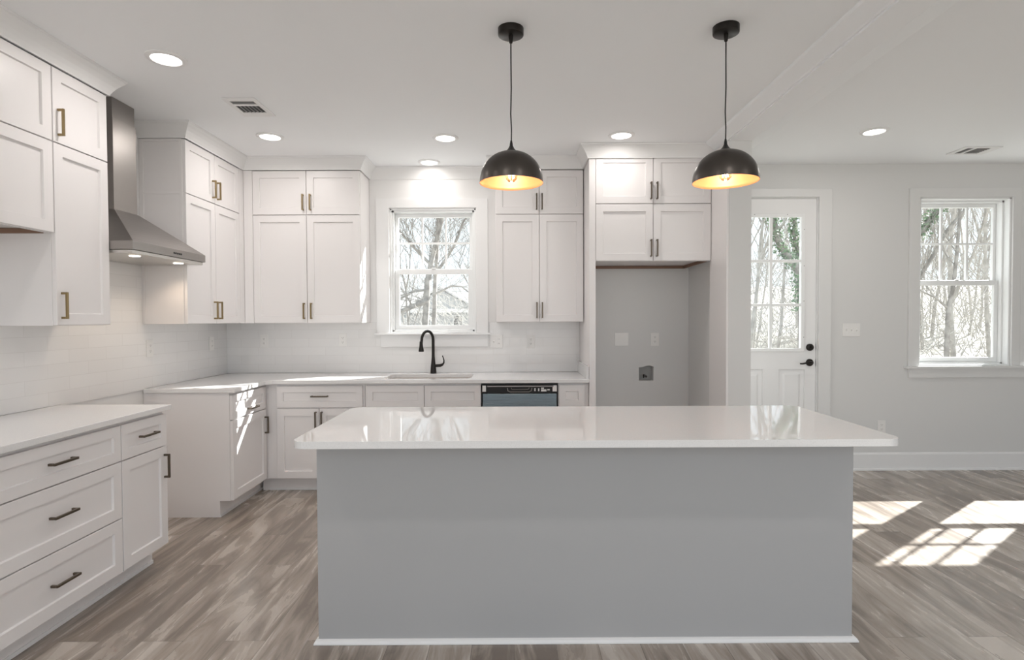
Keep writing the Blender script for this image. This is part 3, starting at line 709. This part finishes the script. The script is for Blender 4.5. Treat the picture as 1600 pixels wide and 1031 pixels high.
plate('wall_outlet', 'white outlet on the back tiles midway between corner and window', 'outlet', (-1.545, yb, 1.212), 0, .072, .118, 'outlet')
plate('wall_switch', 'white double switch plate touching the right end of the window apron', 'switch', (-.151, yb, 1.193), 0, .115, .118, 'combo', 2)
plate('wall_outlet', 'white outlet on the back tiles above the dishwasher', 'outlet', (.163, yb, 1.192), 0, .072, .118, 'outlet')
plate('blank_plate', 'blank wide wall plate inside the refrigerator alcove', 'wall plate', (.99, B - .0005, 1.208), 0, .125, .118, 'blank')
plate('wall_outlet', 'white outlet inside the refrigerator alcove', 'outlet', (1.293, B - .0005, 1.207), 0, .075, .118, 'outlet')
plate('wall_switch', 'white triple switch plate on the grey wall between door and window', 'switch', (3.085, B - .0005, 1.285), 0, .16, .118, 'switch', 3)
plate('wall_outlet', 'white outlet low on the grey wall behind the island corner', 'outlet', (3.37, B - .0005, .395), 0, .072, .118, 'outlet')
# water line box in the alcove hole
wb = tag(empty('water_supply_box', (1.215, B + .05, .83)), 'rough-cut water line box opening low inside the refrigerator alcove', 'supply box')
MB().box(-.075, .075, .03, .034, -.01, .145).box(-.075, -.071, -.045, .03, -.01, .145).box(.071, .075, -.045, .03, -.01, .145).box(-.075, .075, -.045, .03, -.01, -.005).build('box', mat('grey box', (.38, .38, .37), .6), wb)
MB().lathe([(0, -.05), (.011, -.05), (.011, .03)], (0, 0, .038), 14, axis='Y').tube([(-.018, -.03, .022), (-.018, -.03, .056)], .005, 8).build('valve', M_BLACK, wb, smooth='auto')

# ------------------------------------------------------------------ outdoors
rnd = random.Random(7)
def gz(x, y):      # ground height
    t = max(0, min(1, (x - 2) / 9)); return -.45 + t * max(0, y - 14) * .085
gm = MB(); NX, NY = 40, 34; gv = [[None] * (NY + 1) for _ in range(NX + 1)]
for i in range(NX + 1):
    for k in range(NY + 1):
        x = -60 + 150 * i / NX; y = B + .3 + 100 * (k / NY) ** 1.6
        gv[i][k] = gm.bm.verts.new((x, y, gz(x, y) + (rnd.random() - .5) * .1))
for i in range(NX):
    for k in range(NY): gm.bm.faces.new((gv[i][k], gv[i + 1][k], gv[i + 1][k + 1], gv[i][k + 1]))
gmo = gm.build('ground', M_GROUND, smooth=True); gmo['kind'] = 'structure'
struct(MB().box(-60, 90, -60, B + .3, -.5, -.44).build('ground', M_GROUND))

def grow(m, p, d, L, r, depth, R, up=.15, spread=.55, n=4, minr=.004):
    """one bent branch, then its children"""
    pts = [p.copy()]; q = p.copy(); dd = d.copy(); ks = 4
    for k in range(ks):
        dd = (dd + Vector((R.uniform(-1, 1), R.uniform(-1, 1), R.uniform(-.5, 1))) * .13 + Vector((0, 0, up * .12))).normalized()
        q = q + dd * L / ks; pts.append(q.copy())
    rad = [r * (1 - .5 * k / ks) for k in range(ks + 1)]
    m.tube(pts, rad, 6 if r > .03 else 4, cap=False)
    if depth == 0: return
    for k in range(n):
        t = R.uniform(.35, 1.0) if k else 1.0
        i = min(ks - 1, int(t * ks)); a = pts[i].lerp(pts[i + 1], t * ks - i)
        ax = Vector((R.uniform(-1, 1), R.uniform(-1, 1), R.uniform(-.3, .5))); nd = (dd + ax * spread * 1.5).normalized()
        grow(m, a, nd, L * R.uniform(.5, .78), max(minr, r * R.uniform(.38, .6)), depth - 1, R, up, spread, n, minr)
def tree(x, y, h, r, seed, label, group=None, depth=4, lean=(0, 0), mt=None, n=4, name='bare_tree', spread=.55, trunk=.42, minr=.006):
    R = random.Random(seed); m = MB(); b = Vector((x, y, gz(x, y) - .1))
    grow(m, b, Vector((lean[0], lean[1], 1)).normalized(), h * trunk, r, depth, R, .15, spread, n, minr)
    o = m.build(name, mt or M_BARK, smooth=True)
    return tag(o, label, 'tree', group)
def limb_tree(limbs, seed, label, n=3, depth=3, mt=None, up=.2, name='bare_tree', group=None):
    R = random.Random(seed); m = MB()
    for pts, r0, r1 in limbs:
        P = [Vector(p) for p in pts]; m.tube(P, [r0 + (r1 - r0) * k / (len(P) - 1) for k in range(len(P))], 7, cap=False)
        for i in range(len(P) - 1):
            if P[i].z < .9: continue
            for _ in range(n):
                q = P[i].lerp(P[i + 1], R.random()); d = ((P[i + 1] - P[i]).normalized() + Vector((R.uniform(-1, 1), R.uniform(-.8, .8), R.uniform(-.4, 1)))).normalized()
                grow(m, q, d, R.uniform(.6, 1.5), max(.008, r1 * R.uniform(.25, .5)), depth - 1, R, up, .6, 4, .005)
    for pts, r0, r1 in limbs:
        e_ = Vector(pts[-1]); d = (e_ - Vector(pts[-2])).normalized()
        for _ in range(2): grow(m, e_, (d + Vector((R.uniform(-.3, .3), 0, R.uniform(0, .3)))).normalized(), 2.0, r1 * .8, depth, R, up, .5, 4, .005)
    return tag(m.build(name, mt or M_BARK, smooth=True), label, 'tree', group)
limb_tree([([(-2.86, 18, -.5), (-2.79, 18, .78), (-2.70, 18, 2.60), (-2.53, 18, 3.41), (-2.24, 18, 4.52), (-2.11, 18, 5.3)], .125, .055),
           ([(-2.60, 18.3, -.5), (-2.55, 18.3, .77), (-2.50, 18.3, 2.62), (-2.43, 18.3, 3.45), (-2.40, 18.3, 4.57), (-2.5, 18.3, 5.4)], .085, .04),
           ([(-2.70, 17.95, 2.0), (-3.13, 17.8, 1.82), (-3.54, 17.7, 1.65), (-4.04, 17.6, 1.39)], .09, .05),
           ([(-2.70, 17.95, 2.35), (-3.13, 17.8, 2.29), (-3.55, 17.7, 2.03)], .045, .03),
           ([(-2.52, 18.1, 2.2), (-1.93, 17.8, 2.45), (-1.59, 17.7, 2.43), (-1.03, 17.6, 1.98)], .04, .02),
           ([(-2.50, 18.1, 2.8), (-2.02, 17.8, 3.39), (-1.78, 17.8, 3.79), (-1.57, 17.8, 4.38), (-1.31, 17.7, 4.8)], .05, .03),
           ([(-2.55, 18, 3.1), (-3.02, 17.9, 3.59), (-3.38, 17.8, 3.99), (-3.71, 17.8, 4.4)], .05, .03)],
          3, 'bare tree with twin grey trunks rising in the middle of the kitchen window', n=5, depth=3)
tree(-4.3, 23.5, 9.5, .07, 11, 'bare twiggy tree beyond the left panes of the kitchen window', depth=4, n=5, spread=.6, trunk=.36)
tree(-1.25, 24, 10, .07, 5, 'bare leaning tree beyond the right panes of the kitchen window', depth=4, n=5, lean=(-.05, 0), spread=.6, trunk=.36)
# woods behind the right hand room
k = 0; spots = []
R = random.Random(21)
while len(spots) < 42:
    y = R.uniform(15, 34); x = y * R.uniform(.36, .97)
    if all((x - a) ** 2 + (y - b) ** 2 > 1.6 for a, b in spots): spots.append((x, y))
for i, (x, y) in enumerate(spots):
    tree(x, y, R.uniform(8.5, 11.5), R.uniform(.035, .085), 100 + i, 'slim bare tree standing in the winter woods behind the house', 'slim bare trees in the woods', depth=3, lean=(R.uniform(-.06, .06), 0), mt=M_BARK2, n=5, spread=.4, trunk=.55, minr=.008)
limb_tree([([(9.95, 13, -.5), (9.98, 13, .75), (10.0, 13, 1.63), (10.09, 13, 2.0), (10.18, 13, 2.8), (10.24, 13, 3.83)], .062, .03),
           ([(10.0, 13, 1.6), (9.7, 13, 1.86), (9.38, 13, 2.0)], .03, .018)], 9, 'upright bare tree just outside the right hand window', n=2, depth=2)
limb_tree([([(9.3, 13.5, -.5), (9.45, 13.5, 1.2), (9.6, 13.5, 2.03), (9.74, 13.5, 2.44), (10.07, 13.5, 2.98), (10.33, 13.5, 3.47), (10.75, 13.5, 3.95), (11.3, 13.5, 4.4)], .06, .03)], 12,
          'slanting dark limb crossing the upper panes of the right hand window', n=2, depth=2)
# leaning trunk with ivy seen through door and window
def ivy_tree(pts, rads, label, seed, dens):
    R = random.Random(seed); r = tag(empty('ivy_tree', pts[0]), label, 'tree')
    o0 = Vector(pts[0]); P = [Vector(p) - o0 for p in pts]
    MB().tube(P, rads, 8).build('trunk', M_BARK, r, smooth=True)
    lv = MB()
    for a, b in zip(P[1:], P[2:]):
        L_ = (b - a).length
        if (a.z + b.z) / 2 + o0.z < 2.0: continue
        for _ in range(int(dens * L_)):
            c_ = a.lerp(b, R.random()) + Vector((R.gauss(0, 1), R.gauss(0, 1), R.gauss(0, 1))).normalized() * R.uniform(.03, .21)
            s_ = R.uniform(.03, .06); u = Vector((R.uniform(-1, 1), R.uniform(-1, 1), R.uniform(-1, 1))).normalized(); v = u.orthogonal().normalized()
            lv.bm.faces.new([lv.bm.verts.new(c_ + q) for q in (u * s_, v * s_ * .7, -u * s_, -v * s_ * .7)])
    lv.build('foliage', M_IVY, r)
ivy_tree([(9.6, 14, -.3), (8.6, 14, .8), (7.49, 14, 2.14), (7.09, 14, 2.54), (6.77, 14, 2.93), (6.55, 14, 3.32), (6.42, 14, 3.80), (6.1, 14, 4.3), (5.6, 14, 5.2)], [.12, .11, .10, .10, .09, .09, .08, .07, .06], 'leaning trunk wrapped in green ivy, seen through the door glass', 5, 420)
ivy_tree([(7.6, 15, -.2), (7.6, 15, 1.6), (7.55, 15, 3.1), (7.42, 15, 3.63), (7.44, 15, 4.05), (7.46, 15, 4.55), (7.5, 15, 5.6)], [.05, .05, .045, .04, .035, .03, .02], 'upright stem with ivy near its top, in the right door panes', 6, 330)
ivy_tree([(8.2, 14.3, -.3), (8.7, 14.1, 1.6), (9.42, 13.6, 3.09), (9.72, 13.5, 3.44), (9.90, 13.5, 3.70), (10.17, 13.5, 4.04), (10.5, 13.5, 4.5)], [.10, .09, .08, .07, .07, .06, .05], 'ivy covered limb crossing the top corner of the right hand window', 8, 420)
# thicket: uncountable twigs
th = MB(); R = random.Random(5)
for _ in range(9000):
    y = R.uniform(17, 40); x = y * R.uniform(.34, 1.2); z = gz(x, y) + R.random() ** 1.4 * 3.6
    L_ = R.uniform(.3, 1.5); d = Vector((R.uniform(-.7, .7), R.uniform(-.3, .3), R.uniform(.1, 1))).normalized(); wd = R.uniform(.008, .02)
    a = Vector((x, y, z)); b = a + d * L_
    sd_ = d.cross(Vector((.6, -.8, .1))).normalized() * wd; s2 = d.cross(sd_).normalized() * wd
    vv = [th.bm.verts.new(p) for p in (a + sd_, a - sd_ * .5 + s2, a - sd_ * .5 - s2, b)]
    for f in ((0, 1, 3), (1, 2, 3), (2, 0, 3)): th.bm.faces.new([vv[i] for i in f])
tag(th.build('undergrowth', M_TWIG), 'pale tangled winter undergrowth filling the woods behind the house', 'undergrowth', kind='stuff')
th = MB()
for _ in range(2600):
    y = R.uniform(30, 55); x = y * R.uniform(-.24, -.03); z = -.4 + R.random() ** 1.6 * 4.5
    if abs(x + 7.4) < 4.6 and y > 44 and z < 3: continue
    L_ = R.uniform(.5, 2.2); d = Vector((R.uniform(-1, 1), R.uniform(-.3, .3), R.uniform(.0, 1))).normalized(); wd = R.uniform(.01, .022)
    a = Vector((x, y, z)); b = a + d * L_; sd_ = d.cross(Vector((0, 1, .1))).normalized() * wd; s2 = d.cross(sd_).normalized() * wd
    vv = [th.bm.verts.new(p) for p in (a + sd_, a - sd_ * .5 + s2, a - sd_ * .5 - s2, b)]
    for f in ((0, 1, 3), (1, 2, 3), (2, 0, 3)): th.bm.faces.new([vv[i] for i in f])
tag(th.build('undergrowth', M_TWIG), 'pale bare shrubbery in front of the distant house', 'undergrowth', kind='stuff')
# neighbour house
hs = tag(empty('house', (-7.6, 60, -.4)), 'small pale gabled house far beyond the kitchen window', 'house')
MB().box(-5.5, 5.5, 0, 8, 0, 2.9).build('walls', M_SIDING, hs)
MB().hexa([(-3.6, -.5, 2.9), (3.6, -.5, 2.9), (3.6, 4, 2.9), (-3.6, 4, 2.9)], [(-.05, -.5, 5.0), (.05, -.5, 5.0), (.05, 4, 5.0), (-.05, 4, 5.0)]).build('gable', M_SIDING, hs)
rf = MB()
for s_ in (-1, 1):
    rf.hexa([(s_ * 4.1, -.8, 2.72), (0, -.8, 5.12), (0, 4, 5.12), (s_ * 4.1, 4, 2.72)], [(s_ * 4.1, -.8, 2.92), (0, -.8, 5.32), (0, 4, 5.32), (s_ * 4.1, 4, 2.92)])
rf.hexa([(-6, -.3, 2.9), (6, -.3, 2.9), (6, 8.3, 2.9), (-6, 8.3, 2.9)], [(-6, 3.9, 4.9), (6, 3.9, 4.9), (6, 4.1, 4.9), (-6, 4.1, 4.9)])
rf.build('roof', M_ROOF, hs)
for x in (-3.4, 3.4): MB().box(x - .15, x + .15, -.7, -.4, 0, 2.9).build('porch_post', M_TRIM, hs)
MB().box(-3.7, 3.7, -.75, -.45, 2.55, 2.95).build('porch_beam', M_TRIM, hs)
for x in (-1.6, 1.8):
    o = MB().box(x - .55, x + .55, -.06, 0, .9, 2.3).build('window', M_TRIM, hs); MB().box(x - .43, x + .43, -.08, -.06, 1.0, 2.2).build('pane', M_DARK, o)
